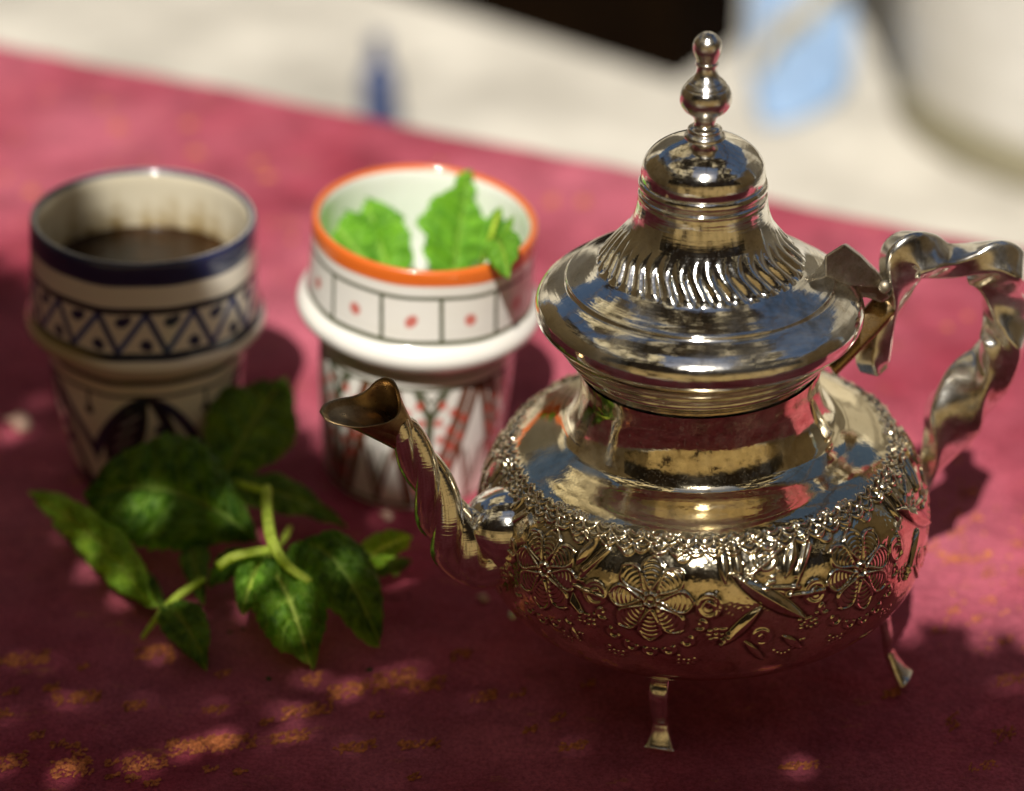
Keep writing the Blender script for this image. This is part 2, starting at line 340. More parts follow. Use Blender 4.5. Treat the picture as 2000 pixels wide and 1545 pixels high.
# ------------------------------------------------------------------ table and cloth
e0, e1 = onz(0, 72), onz(2000, 470)
ed = (e1-e0).normalized(); en = Vector((-ed.y, ed.x, 0))
NU, NV = 620, 520
U = np.linspace(-.55, 1.25, NU); W_ = np.concatenate([np.linspace(-.95, -.02, NV-60), np.linspace(-.02, .05, 60)[1:]])
UU, WW = np.meshgrid(U, W_)
gs_ = lambda q: np.exp(-q*q)
def fbm(x, y, f0, octs, seed):
    r = np.random.RandomState(seed); z = np.zeros_like(x); a = 1
    for k in range(octs):
        for j in range(4):
            th, ph = r.uniform(0, 6.28, 2); f = f0*(2**k)*r.uniform(.7, 1.3)
            z += a*np.sin(f*(x*np.cos(th)+y*np.sin(th))+ph)/4
        a *= .5
    return z
wav = .006*np.sin(UU*7+.8)+.003*np.sin(UU*17+2)          # the hem wanders a little
Wm = WW+wav
drop = np.clip(Wm+.012, 0, None)
Rr = .014; ang = np.clip(drop/Rr, 0, np.pi/2)
Wh = np.where(drop > 0, -.012+Rr*np.sin(ang), Wm)
Zd = np.where(drop > 0, -Rr*(1-np.cos(ang))-np.clip(drop-Rr*np.pi/2, 0, None)*6, 0)
X = e0.x+UU*ed.x+Wh*en.x; Y = e0.y+UU*ed.y+Wh*en.y
def relief_cloth(x, y): return .0012*fbm(x, y, 26, 4, 5)+.0006*gs_((x*.8+y*.6-.62)/.006)-.0006*gs_((x*.3-y*.95+.86)/.007)+.0005*gs_((x*.95+y*.3-.08)/.006)+.00035*fbm(x, y, 130, 2, 9)
Z = relief_cloth(X, Y)+Zd
cloth = link('tablecloth', grid_mesh('tablecloth', np.stack([X, Y, Z], -1)), M['cloth'])
tag(cloth, 'crimson pile tablecloth spread over the low table', 'tablecloth')
tb = empty('low_table', (.15, .45, FLOOR)); tag(tb, 'low wooden table hidden under the crimson cloth', 'table')
cs = [e0+ed*u+en*v for u, v in ((-.5, -.9), (1.2, -.9), (1.2, -.03), (-.5, -.03))]
tv = [Vector((c.x, c.y, z))-tb.location for z in (-.045, -.012) for c in cs]
link('tabletop', py_mesh('tabletop', tv, [(0, 3, 2, 1), (4, 5, 6, 7), (0, 1, 5, 4), (1, 2, 6, 5), (2, 3, 7, 6), (3, 0, 4, 7)]), M['table_wood'], tb, smooth=False)
for c in [e0+ed*u+en*v for u, v in ((-.42, -.84), (1.12, -.84), (1.12, -.09), (-.42, -.09))]:
    q = c-tb.location; box('leg', (q.x-.02, q.y-.02, 0), (q.x+.02, q.y+.02, -FLOOR-.045), M['table_wood'], tb)

# ------------------------------------------------------------------ teapot
PB = onz(1373, 1265)
pot = empty('teapot', PB, (R(0), R(-2.6), 0))
tag(pot, 'silver Moroccan teapot with chased belly, bell lid and twisted spout', 'teapot')
def L(keys): return [prof(PB, y, r) for y, r in keys]
def px_mm(p): return 1
body_keys = [(700, 238), (742, 233), (780, 240), (806, 252), (820, 263), (830, 282), (838, 308), (846, 338), (857, 366), (874, 392), (904, 417), (950, 433), (1000, 438), (1048, 431), (1090, 405), (1124, 350), (1146, 285), (1160, 215), (1166, 120), (1167, 2)]
bp = L(body_keys)
bp = [(r, z) for r, z in bp]
dense = cr(bp, 900)
sarc = np.concatenate([[0], np.cumsum(np.linalg.norm(np.diff(dense, axis=0), axis=1))])
zf = prof(PB, 938, 430)[1]; zsc = prof(PB, 857, 366)[1]
i_f = int(np.argmin(abs(dense[:, 1]-zf))); s_f = sarc[i_f]
i_s = int(np.argmin(abs(dense[:, 1]-zsc))); s_s = sarc[i_s]
# resample: fine in the chased band
s_lo = s_f+.032
ss = np.concatenate([np.linspace(0, s_s-.004, 90, endpoint=False), np.linspace(s_s-.004, s_lo, 400, endpoint=False), np.linspace(s_lo, sarc[-1], 50)])
bz = np.stack([np.interp(ss, sarc, dense[:, 0]), np.interp(ss, sarc, dense[:, 1])], -1)
# guide lengths in mm, A to the right, V up, flower at 0,0
VT = (s_f-s_s)*1000
def gs(d, w): return np.exp(-(d/w)**2)
def seg(A, V, a, b, w, taper=True):
    ax, ay = a; bx, by = b; dx, dy = bx-ax, by-ay; LL = math.hypot(dx, dy)
    t = np.clip(((A-ax)*dx+(V-ay)*dy)/(LL*LL), 0, 1)
    d = np.hypot(A-ax-t*dx, V-ay-t*dy)
    ww = w*(np.sin(np.pi*np.clip(t, .02, .98))**.6 if taper else 1)
    return d, ww, t
def blade(A, V, a, b, w, h):
    d, ww, t = seg(A, V, a, b, w)
    q = d/np.maximum(ww, .05)
    return h*np.clip(1-q, 0, 1)**.75-.35*gs(q-1.15, .3)*(d < w*2)
def groove(A, V, a, b, w, h):
    d, ww, t = seg(A, V, a, b, w, False); return h*gs(d, w)
def shell(A, V, c, r, rot=0):
    x, y = A-c[0], V-c[1]; x, y = x*math.cos(rot)+y*math.sin(rot), -x*math.sin(rot)+y*math.cos(rot)
    rho = np.hypot(x, y); h = .45*sm_((r*1.25-rho)/.9)+.35*gs(rho-r, .26*r+.1)
    ins = rho < r
    h += ins*(.16*np.cos(2*np.pi*(rho+y*.25)/(.42*r))*.5-.1)
    h += .6*gs(np.hypot(x*1.0, (y-.25*r)*2.4), .42*r)
    return h
def bead(A, V, c, r=.7, h=.55):
    d2 = ((A-c[0])**2+(V-c[1])**2)/(r*r); return h*np.sqrt(np.clip(1-d2, 0, 1))
def sm_(t): t = np.clip(t, 0, 1); return t*t*(3-2*t)
def flower(A, V):
    rho = np.hypot(A, V); psi = np.arctan2(V, A); h = np.zeros_like(A)
    for k in range(8):
        a = R(22.5*0+45*k+90); x = A*math.cos(a)+V*math.sin(a); y = -A*math.sin(a)+V*math.cos(a)
        ok = (x > 1.8) & (x < 13.4) & (abs(y) < 5.2)
        u = np.clip((x-1.6)/11.4, 0, 1); hw = 3.85*np.sin(np.pi*np.clip(u, 0, 1)**1.75*.94+.06)**.72
        e = (abs(y)-hw)
        rim = .55*sm_(-e/.9)+.62*gs(e+.5, .45)
        inside = e < -.95
        arcs = (.24*np.cos(2*np.pi*(x+.14*y*y)/1.45))
        h = np.where(ok, np.maximum(h, rim+np.where(inside, arcs*.42-.14, 0)*(e < 0)), h)
    h += .9*gs(rho-1.9, .42)+.35*gs(rho, .9)-.4*gs(rho-3.0, .4)
    return h
def relief(PH, SS, rz):
    Vv = (s_f-SS)*1000; out = np.zeros_like(PH)
    rows = np.where((Vv[:, 0] < VT+3) & (Vv[:, 0] > -31))[0]
    r0, r1 = rows[0], rows[-1]+1
    V = Vv[r0:r1]; P = PH[r0:r1]
    deg = (np.degrees(P)+16+20.5) % 360
    per = 55.0; A = (deg % per-20.5)*1.283
    jit = np.floor(deg/per)
    V0 = V+.6*np.sin(jit*2.1)
    h = flower(A/1.04, V0/1.04)
    for c, r, ro in (((-18.3, -1), 3.5, .6), ((18.3, -1), 3.5, -.6), ((-9.5, 15.4), 2.5, .3), ((0, 17.0), 2.6, 0), ((9.8, 15.2), 2.5, -.3)):
        h += shell(A, V0, c, r, ro)
    for k, aa in enumerate((205, 228, 250, 270, 290, 312, 335)):
        c = (17.0*math.cos(R(aa)), 17.4*math.sin(R(aa))); d_ = np.hypot(A-c[0], V0-c[1]); out_ = (A*math.cos(R(aa))+V0*math.sin(R(aa))) > 16.6
        h += .8*gs(d_-1.7, .5)*out_+.3*gs(d_, .8)
    rr = np.random.RandomState(4)
    for cx, cy, nn, sp_ in ((-21, -11, 12, 2.0), (-4.9, 20.0, 12, 1.9), (5.2, 20.2, 12, 1.9), (21, -11, 12, 2.0), (-11, -20.5, 9, 1.7), (11, -20.5, 9, 1.7)):
        for k in range(nn):
            qx, qy = cx+(k % 4-1.5)*sp_*.85+rr.normal(0, .2), cy+(k//4-1)*sp_*.8+rr.normal(0, .2)+.3*(k % 2)
            h = np.maximum(h, bead(A, V0, (qx, qy), rr.uniform(.6, .85), .5))
    # blades, bars and shells between the flowers
    for off in (0, -per*1.283):
        a = A-off
        for s_, e_, w_, hh in (((22.6, 19.5), (23.6, 6.0), 2.1, 1.5), ((27.2, 20), (28.2, 5.5), 2.1, 1.5), ((25.8, 8.5), (48, -9), 2.9, 2.3), ((34, -3), (21.5, -14.5), 2.2, 1.8),
                               ((43.2, 5.5), (49.6, 16.6), 2.2, 1.6), ((51.5, 21), (54.5, 13.5), 1.4, 1.0), ((33, 17.5), (39.5, 20.5), 1.0, .8), ((41, -14), (47, -20), 1.5, 1.1), ((29, -14), (35, -22), 1.3, 1.0)):
            h += blade(a, V, s_, e_, w_, hh)
        for s_, e_ in (((43.5, -.8), (54.2, 13)), ((46.8, 5), (53.0, 13.8)), ((43.5, -.8), (55.2, -1.8)), ((20.6, 3), (20.2, -4)), ((36, 3.2), (47, 1.4)), ((29.5, 6.5), (44.5, 14.8))):
            h += groove(a, V, s_, e_, .6, .85)
        h += shell(a, V, (37.4, 12.3), 3.6, 0)
        h += shell(a, V, (34, -13), 2.6, 1)
        for k in range(9):
            t = k/8; h = np.maximum(h, bead(a, V, (30.0+10*t*.9, 11.5-8.0*math.sin(t*2.4)), .8, .7)); h = np.maximum(h, bead(a, V, (31.0+8*t, 8.2-6.0*math.sin(t*2.5)), .7, .6))
            h = np.maximum(h, bead(a, V, (42+4*math.cos(k*.9), 12.0+4*math.sin(k*.9)), .6, .5))
            h = np.maximum(h, bead(a, V, (38+t*10, -19-2*math.sin(t*5)), .6, .5))
    # two rows of scallops under the shoulder
    Aw = np.degrees(P)*1.25
    for v0, ph_, am in ((VT-.3, 0, 1.0), (VT-3.4, .5, .85)):
        arch = np.abs(np.sin(np.pi*(Aw/6.25+ph_)))
        vc = v0-2.1*arch**.8
        h += am*.9*gs(V-vc, .58)-am*.35*gs(V-vc-1.2, .55)
        h += am*.35*gs(V-vc-1.9, .5)*(arch > .45)
    env = np.clip((V+30)/7, 0, 1)*np.clip((VT+2.8-V)/1.5, 0, 1)
    out[r0:r1] = (h*.85+.09*fbm(A, V, .55, 3, 3)+.03*np.clip(np.sin(A*2.3+2*np.sin(V*.7))*np.sin(V*2.5+2*np.sin(A*.6)), 0, 1)*(h < .12))*env*.001*.78
    return out
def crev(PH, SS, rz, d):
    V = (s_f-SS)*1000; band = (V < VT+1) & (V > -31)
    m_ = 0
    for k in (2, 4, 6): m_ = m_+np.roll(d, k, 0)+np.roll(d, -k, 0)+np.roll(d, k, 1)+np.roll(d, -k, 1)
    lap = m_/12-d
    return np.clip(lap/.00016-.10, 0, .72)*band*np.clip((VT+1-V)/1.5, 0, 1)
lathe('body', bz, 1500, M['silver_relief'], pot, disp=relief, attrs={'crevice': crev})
# mouth rings
lathe('neck_ring', cr(L([(630, 262), (632, 276), (636, 283), (641, 281), (645, 273), (649, 268), (653, 271), (657, 270), (662, 262), (667, 256), (671, 257), (675, 256), (681, 249), (688, 243), (695, 238), (703, 233)]), 110), 260, M['silver'], pot)
# lid
lid_c = prof(PB, 600, 1)[1]
lid = empty('lid', (0, 0, lid_c)); lid.parent = pot; lid.rotation_euler = (0, R(2.2), 0)
def LL_(keys): return [(r, z-lid_c) for r, z in L(keys)]
lk = LL_([(376, 124.5), (384, 127), (398, 129), (415, 133), (436, 142), (458, 157), (480, 174), (498, 190), (512, 208), (524, 230), (531, 246), (535, 255), (537, 261), (541, 263), (544, 266), (547, 273), (552, 284), (562, 301), (575, 315), (591, 321), (606, 319), (618, 308), (624, 296), (627, 283), (627.5, 270)])
lp = cr(lk, 420)
z_a, z_b = prof(PB, 418, 1)[1]-lid_c, prof(PB, 506, 1)[1]-lid_c
def flutes(PH, SS, rz):
    u = np.clip((z_a-rz[:, 1:2])/(z_a-z_b), 0, 1.2)          # 0 at the top of the flutes, 1 at their feet
    env = np.clip((u-.2)/.5, 0, 1)**1.5*np.clip((1.04-u)/.10, 0, 1)
    wv = PH*36/(2*np.pi)+.42*np.sin(u*5.2-.9)+.05*np.sin(PH*7)
    f = np.abs(np.sin(np.pi*wv)); 
    ringg = -.0004*0
    return (f**.9-.5)*.0013*env
lb = lathe('lid_shell', lp, 720, M['silver'], lid, disp=flutes, wob=.00006)
lathe('collar_band', cr(LL_([(346, 118), (349, 124), (355, 127), (361, 127), (366, 123), (370, 122.5), (373, 126), (378, 127), (383, 124)]), 60), 260, M['silver'], lid)
lathe('dome', cr(LL_([(262, 20), (266, 40), (273, 62), (284, 86), (298, 105), (314, 117), (330, 121.5), (340, 122), (346, 121), (349, 117)]), 90), 260, M['silver'], lid, wob=.00012)
fin = lathe('finial', cr(LL_([(62, .5), (63.5, 9), (69, 18.5), (78, 26), (88, 28.3), (98, 27.5), (108, 24), (117, 20.5), (120, 20), (121, 22.2), (124.5, 22.2), (126, 20), (132, 19.6), (142, 22), (150, 27.5), (156, 34), (157.2, 34.4), (158.2, 36.2), (166, 42.5), (167.3, 42.8), (168.6, 44.5), (178, 49.5), (189, 51.4), (200, 49.8), (212, 42), (221, 30), (226, 24), (231, 21.5), (241, 21.5), (244, 24), (247, 31), (250, 34), (253, 34), (255, 32.5), (257, 35), (261, 39.5), (266, 41), (270, 41.5), (276, 44)]), 300), 160, M['silver_turned'], lid)

# handle / spout planes, in pot coordinates (built in world, then moved under the tilted pot)
bpy.context.view_layer.update()
PI_ = Matrix.Translation(PB).inverted()   # the tilt is small: shapes are traced upright and tilt with the pot, so trace against the tilted frame instead
PM = (Matrix.Translation(PB) @ Matrix.Rotation(R(-2.6), 4, 'Y')).inverted()
def to_pot(p): return PM @ Vector(p)
def plane_pt(px, py, az, lat=0.0):
    a = R(az); d = Vector((math.sin(a), -math.cos(a), 0)); nrm = Vector((math.cos(a), math.sin(a), 0))
    return onplane(px, py, PB+nrm*lat, nrm)
SA, HA = -72.0, 106.0
def pr(p, r): return (*to_pot(p), r*depth(p)/F)
sp_pts = [pr(plane_pt(x, y, SA), r) for x, y, r in [(1010, 1068, 60), (975, 1082, 62), (940, 1092, 60), (912, 1082, 56), (886, 1048, 52), (866, 1008, 45), (850, 968, 40), (832, 925, 36), (810, 885, 33), (790, 850, 30), (772, 822, 27.5)]]
def rope(PS, s, r):
    k = 3; tw = PS*k - s*2*np.pi*3.9
    lobes = np.abs(np.cos(tw/2))**.75
    amp = np.clip((s-.20)/.2, 0, 1)*.52*np.clip((1.0-s)/.06, 0, 1)
    return r*(1-amp*.45+amp*(lobes-.1))
spout = sweep('spout', sp_pts, 120, 260, rope, M['silver'], pot, caps=False, flip=True)
# collar where the spout meets the belly
bulb = [pr(plane_pt(x, y, SA), r) for x, y, r in [(1062, 1040, 30), (1052, 1040, 92), (1044, 1040, 98), (1034, 1041, 92), (1026, 1036, 82), (1010, 1036, 90), (988, 1038, 93), (962, 1044, 84), (940, 1054, 66), (928, 1062, 44)]]
sweep('spout_collar', bulb, 90, 120, lambda PS, s, r: r*(1+.02*np.sin(PS*3)), M['silver'], pot)
# open lip
rim = [(625, 806, 0), (634, 792, -.30), (660, 781, -.62), (695, 774, -.85), (718, 762, -.9), (733, 747, -.8), (752, 739, -.55), (769, 746, -.2), (778, 764, .1), (783, 790, .35), (779, 812, .6), (762, 826, .75), (735, 833, .85), (700, 837, .9), (665, 832, .7), (638, 822, .35)]
rimP = np.array([list(to_pot(plane_pt(x, y, SA, l*.0068))) for x, y, l in rim])
rimP = cr(np.vstack([rimP, rimP[:1]]), 96)[:-1]
c_end = np.array(sp_pts[-1][:3]); r_end = sp_pts[-1][3]; c_prev = np.array(sp_pts[-2][:3])
ax = c_end-c_prev; ax /= np.linalg.norm(ax)
cen = rimP.mean(0); nn = len(rimP)
dirs = rimP-c_end; dirs -= (dirs@ax)[:, None]*ax; dirs /= np.linalg.norm(dirs, axis=1)[:, None]
# spread directions evenly round the tube, in rim order
e1v = dirs[0]; e2v = np.cross(ax, e1v); an0 = np.unwrap(np.arctan2(dirs@e2v, dirs@e1v)); sg = 1 if an0[-1] > an0[0] else -1
an = sg*np.linspace(0, 2*np.pi, nn, endpoint=False)
cir = lambda c, r: c+r*(np.cos(an)[:, None]*e1v+np.sin(an)[:, None]*e2v)
low = cir(c_end-ax*.004, r_end*1.0)
rings = []
for t in np.linspace(0, 1, 22):
    k = t**1.35; m0 = cir(c_end-ax*.004+ax*.006*t, r_end*(1+.05*t)); rings.append(m0*(1-k)+rimP*k)
edge_out = rimP+(cen-rimP)*-.012
rin = rimP+(cen-rimP)*.07+np.array([0, 0, -.0002])
rings += [edge_out+np.array([0, 0, .0004]), (edge_out+rin)/2+np.array([0, 0, .0006]), rin]
for t in np.linspace(.08, 1, 16):
    m0 = cir(c_end-ax*.012*t, r_end*.80); k = t**.8; rings.append(rin*(1-k)+m0*k+(-np.array([0, 0, 1])*.0012*math.sin(t*math.pi)))
rings.append(np.repeat((c_end-ax*.012)[None], nn, 0))
link('spout_lip', grid_mesh('spout_lip', np.array(rings), close_u=True, flip=(sg > 0)), M['brass_worn'], pot)

# handle: square-sectioned cast bar, twisted and knuckled
hp = [(1706, 722, 22), (1704, 700, 27), (1716, 668, 24), (1732, 626, 23), (1748, 582, 26), (1757, 540, 33), (1772, 500, 42), (1808, 500, 38), (1852, 509, 28), (1895, 506, 31), (1930, 505, 43), (1948, 528, 50), (1955, 572, 33), (1966, 612, 40), (1966, 655, 52), (1938, 712, 44), (1896, 760, 48), (1866, 806, 50), (1848, 850, 38), (1826, 898, 27), (1806, 940, 18), (1794, 960, 16)]
hpts = [pr(plane_pt(x, y, HA), r*1.06) for x, y, r in hp]
def sq(PS, s, r):
    tw = PS+s*2*np.pi*1.55+.7
    c = np.abs(np.cos(tw)); d = np.abs(np.sin(tw)); k = 8.0
    return r*1.10/((c**k+(d*1.35)**k)**(1/k))*.93*(1+.03*np.sin(s*60+PS*2))
sweep('handle', hpts, 64, 260, sq, M['silver_cast'], pot, flip=True)
kn = [pr(plane_pt(x, y, HA), r) for x, y, r in [(1880, 815, 14), (1893, 826, 19), (1905, 838, 16), (1909, 842, 8)]]
sweep('handle_knob', kn, 24, 24, lambda PS, s, r: r, M['silver_cast'], pot, flip=True)
ar = [pr(plane_pt(x, y, HA), r) for x, y, r in [(1612, 706, 34), (1640, 684, 30), (1672, 655, 27), (1702, 625, 27), (1732, 592, 24), (1742, 580, 12)]]
sweep('handle_bracket', ar, 48, 50, lambda PS, s, r: r/((np.abs(np.cos(PS+.5))**5+np.abs(np.sin(PS+.5))**5)**.2), M['brass_worn'], pot, flip=True)
# thumb piece and hinge on the rim of the lid
def wedge(name, pts, lat, mt):
    a = [to_pot(plane_pt(x, y, HA, -lat)) for x, y in pts]; b = [to_pot(plane_pt(x+4, y-2, HA, lat)) for x, y in pts]; k = len(pts)
    fs = [tuple(range(k-1, -1, -1)), tuple(range(k, 2*k))]+[(i, (i+1) % k, k+(i+1) % k, k+i) for i in range(k)]
    o = link(name, py_mesh(name, a+b, fs), mt, pot, smooth=False)
    md = o.modifiers.new('bevel', 'BEVEL'); md.width = .0008; md.segments = 2; return o
wedge('thumb_piece', [(1610, 500), (1648, 476), (1680, 500), (1722, 543), (1722, 562), (1690, 560), (1640, 556), (1610, 548)], .0125, M['silver_dull'])
wedge('hinge_plate', [(1640, 560), (1700, 552), (1722, 560), (1738, 580), (1722, 592), (1690, 580), (1640, 590)], .0095, M['silver_dull'])
hb = [pr(plane_pt(1727, 560, HA, l), 13) for l in (-.0145, -.0125, -.004, .004, .0125, .0145)]
sweep('hinge_pin', hb, 24, 40, lambda PS, s, r: r*1.0*(1-.22*(np.abs(((s*5) % 1)-.5) > .42)), M['silver_dull'], pot, flip=True)
# four cabriole legs with leaf-shaped mounts
def leg(az, zm=.0285, dr=0):
    a = R(az); d = np.array([math.sin(a), -math.cos(a), 0]); s_ = np.array([math.cos(a), math.sin(a), 0]); px = 1/5850.
    def P(r, z): return d*r*px+np.array([0, 0, z])
    rows = cr([(*P(290, .0262), 8*px), (*P(325, .0285), 14*px), (*P(348, .0275), 18*px), (*P(360, .0250), 19*px), (*P(364, .0205), 18*px), (*P(367, .0160), 18*px), (*P(366, .0120), 15*px), (*P(371, .0095), 17*px), (*P(377, .0070), 20*px), (*P(384, .0046), 24*px), (*P(391, .0026), 28*px), (*P(397, .0014), 30*px), (*P(400, .0010), 22*px), (*P(401, .0009), 3*px)], 120)
    kz = np.clip((.0285-rows[:, 2])/.0265, 0, 1); rows[:, :3] += d[None]*(dr*px*kz)[:, None]; rows[:, 2] += (zm-.0285)*np.clip((rows[:, 2]-.004)/.02, 0, 1)
    Pp, rad = rows[:, :3], rows[:, 3]; T = np.gradient(Pp, axis=0); T /= np.linalg.norm(T, axis=1)[:, None]; N = np.cross(T, s_)
    ps = np.linspace(0, 2*np.pi, 32, endpoint=False)
    thick = np.clip(rad*.6, .0006, .0032)
    V = Pp[:, None]+(rad[:, None]*np.cos(ps))[..., None]*s_+((thick[:, None]*np.sin(ps)*(1.05+.12*np.cos(2*ps)))[..., None])*N[:, None]
    o = link('leg', grid_mesh('leg', V, close_u=True, flip=True), M['silver_cast'], pot)
    # lens-shaped mount soldered across the belly
    q = np.linspace(-1, 1, 40); u = np.linspace(-1, 1, 13); Q, Uu = np.meshgrid(q, u, indexing='ij')
    hw = 10*px*np.clip(1-Q**2, .0, 1)**.7+1e-5; zz = zm+Uu*hw+.0012*(1-Q**2)
    rb_ = np.interp(-zz, -dense[:, 1], dense[:, 0])+.0009+.0018*np.clip(1-Uu**2, 0, 1)*np.clip(1-Q**2, 0, 1)**.6
    aa = a+Q*54*px/.066
    lf = np.stack([rb_*np.sin(aa), -rb_*np.cos(aa), zz], -1)
    k_ = np.stack([(rb_-.004)*np.sin(aa), -(rb_-.004)*np.cos(aa), zz], -1)[:, ::-1]
    me = grid_mesh('leg_mount', np.concatenate([lf, k_], 1), close_u=True, flip=True); m_ = link('leg_mount', me, M['silver_cast'], o)
for a_ in ((-17, .0265, -36), (69, .0305, 15), (160,), (250,)): leg(*a_)

# ------------------------------------------------------------------ cups
def sm(e0_, e1_, x): t = np.clip((x-e0_)/(e1_-e0_), 0, 1); return t*t*(3-2*t)
def line(x, c, hw, soft): return 1-sm(hw-soft/2, hw+soft/2, np.abs(x-c))
def lerp(c, col, m_): return c*(1-m_[..., None])+np.array(col)*m_[..., None]
NAVY, BLUE, CREAM, INK = (.010, .017, .075), (.03, .07, .27), (.82, .76, .64), (.006, .008, .026)
def cup(base, keys_out, keys_in, paint, tilt, name='cup'):
    root = empty(name, base, tilt)
    ko = cr([prof(base, y, r) for y, r in keys_out], 330); ki = cr([prof(base, y, r) for y, r in keys_in], 90)
    rz = np.vstack([ki[::-1], ko[1:]])
    n_in = len(ki)
    # v as image row of the ring centre for painting
    ys = np.linspace(300, 1000, 1400); zs = np.array([prof(base, y, 1)[1] for y in ys])
    def col(PH, SS, rz_, d):
        v = np.interp(-rz_[:, 1], -zs, ys)[:, None]+0*PH; inner = (np.arange(len(rz_)) < n_in-2)[:, None] | (PH < -9)
        ph = (PH+np.pi) % (2*np.pi)-np.pi
        return paint(ph, v, inner)
    rz2 = rz
    o = lathe('cup_body', rz2, 640, M['glaze'], root, attrs={'paint': col}, wob=.00018)
    return root
def zig(x, n_, wob_=0):      # -1..1 triangle wave over azimuth
    t = (x/(2*np.pi)*n_) % 1; return np.abs(t*2-1)
def paint_blue(ph, v, inner):
    c = np.ones(ph.shape+(3,))*np.array(CREAM)
    vv = v+1.2*np.sin(ph*5)+.8*np.sin(ph*11+1)
    c = lerp(c, NAVY, (1-sm(457, 462, vv))*(v > 415.8))
    band = (v > 505)&(v < 590)
    t = (vv-512)/(583-512)                       # 0 top 1 bottom
    x = ph/(2*np.pi)*15+.18+.10*t
    fr = x % 1; tri = np.abs(fr*2-1)             # zig-zag: 1 at ends, 0 in the middle
    dz = np.abs(tri-np.clip(t, 0, 1))
    idx = np.floor(x)
    c = lerp(c, BLUE, (1-sm(.11, .19, dz))*band)
    c = lerp(c, NAVY, (1-sm(.05, .13, dz))*band*(fr > .5))
    for cx, cy in ((.5+.06, .80), (.04, .20), (.96+.04, .20)):
        c = lerp(c, NAVY, (1-sm(.10, .145, np.hypot((fr-cx), (t-cy)*.85)))*band)
    for cx, cy in ((.62, .86), (.12, .14)):
        c = lerp(c, NAVY, (1-sm(.07, .12, np.hypot((fr-cx), (t-cy)*.85)))*band)
    c = lerp(c, INK, line(vv, 505.5, 6.5, 3)); c = lerp(c, INK, line(vv, 589.5, 6.5, 3))
    # dun stains on the ring
    c = lerp(c, (.42, .30, .08), .7*sm(.15, .5, np.cos(ph+1.15)-.35)*line(v, 606, 18, 16)*(ph < 0))
    c = lerp(c, (.25, .15, .05), .55*line(v, 634, 10, 12))
    c = lerp(c, INK, line(vv, 655, 5, 3)); c = lerp(c, INK, line(vv, 682, 3, 3))
    low = v > 684
    n_ = 5; u = ((ph-.12)/(2*np.pi)*n_+.5) % 1-.5; w = np.abs(u)       # node at u=0
    tt = np.clip((v-684)/(898-684), 0, 1)
    arc = .5*np.clip(tt/.58, 0, 2)**.62
    c = lerp(c, NAVY, (1-sm(.046, .062, np.abs(w-arc)))*low)
    lc_, lw = arc*.52, .16*np.sin(np.pi*np.clip(tt/.8, 0, 1))**.7*(u < 0)+.04*(u >= 0)
    dash = (np.sin(tt*70+u*50) > .55)&(np.abs(w-lc_) < lw*.45)&(u < 0)
    c = lerp(c, INK, (1-sm(0, .02, np.abs(w-lc_)-lw))*low*(tt < .9)); c = lerp(c, (.42, .42, .42), dash*low*(tt > .12)*(tt < .75)*.75)
    for cx, cy in ((.10, .30), (.15, .42), (.08, .46), (.2, .54), (.12, .6), (.05, .62), (.26, .66)):
        c = lerp(c, NAVY, (1-sm(.035, .055, np.hypot(u-cx, tt-cy)))*low)
    c = lerp(c, INK, (1-sm(.05, .07, w+tt*.9))*low); c = lerp(c, INK, sm(.84, .88, tt)*low)
    up = .5-w                                                          # pendant between nodes
    c = lerp(c, INK, (1-sm(.008, .02, up))*low*(tt < .14)); c = lerp(c, INK, (1-sm(.035, .05, np.hypot(up, tt-.17)))*low)
    # inside: glaze with brown tide marks of tea
    ci = np.ones_like(c)*np.array((.66, .60, .46))
    drip = 18*np.sin(ph*9)*np.sin(ph*4+1)+10*np.sin(ph*23+2)+6*np.sin(ph*41)
    st = sm(455, 540, v+drip)
    gr = .5+.5*fbm(ph*6, v*.1, 3.0, 4, 21)
    ci = lerp(ci, (.34, .24, .09), np.clip(st*(.3+.95*gr), 0, 1)); ci = lerp(ci, (.10, .05, .015), sm(512, 548, v+.6*drip)*.85)
    c = np.where(inner[..., None], ci, c)
    lip = line(v, 416, 2, 3)*inner; c = lerp(c, (.30, .34, .45), lip*.7)
    return c
ORANGE, OLIVE, WHITE, RED = (.72, .15, .02), (.06, .07, .025), (.84, .82, .77), (.60, .07, .04)
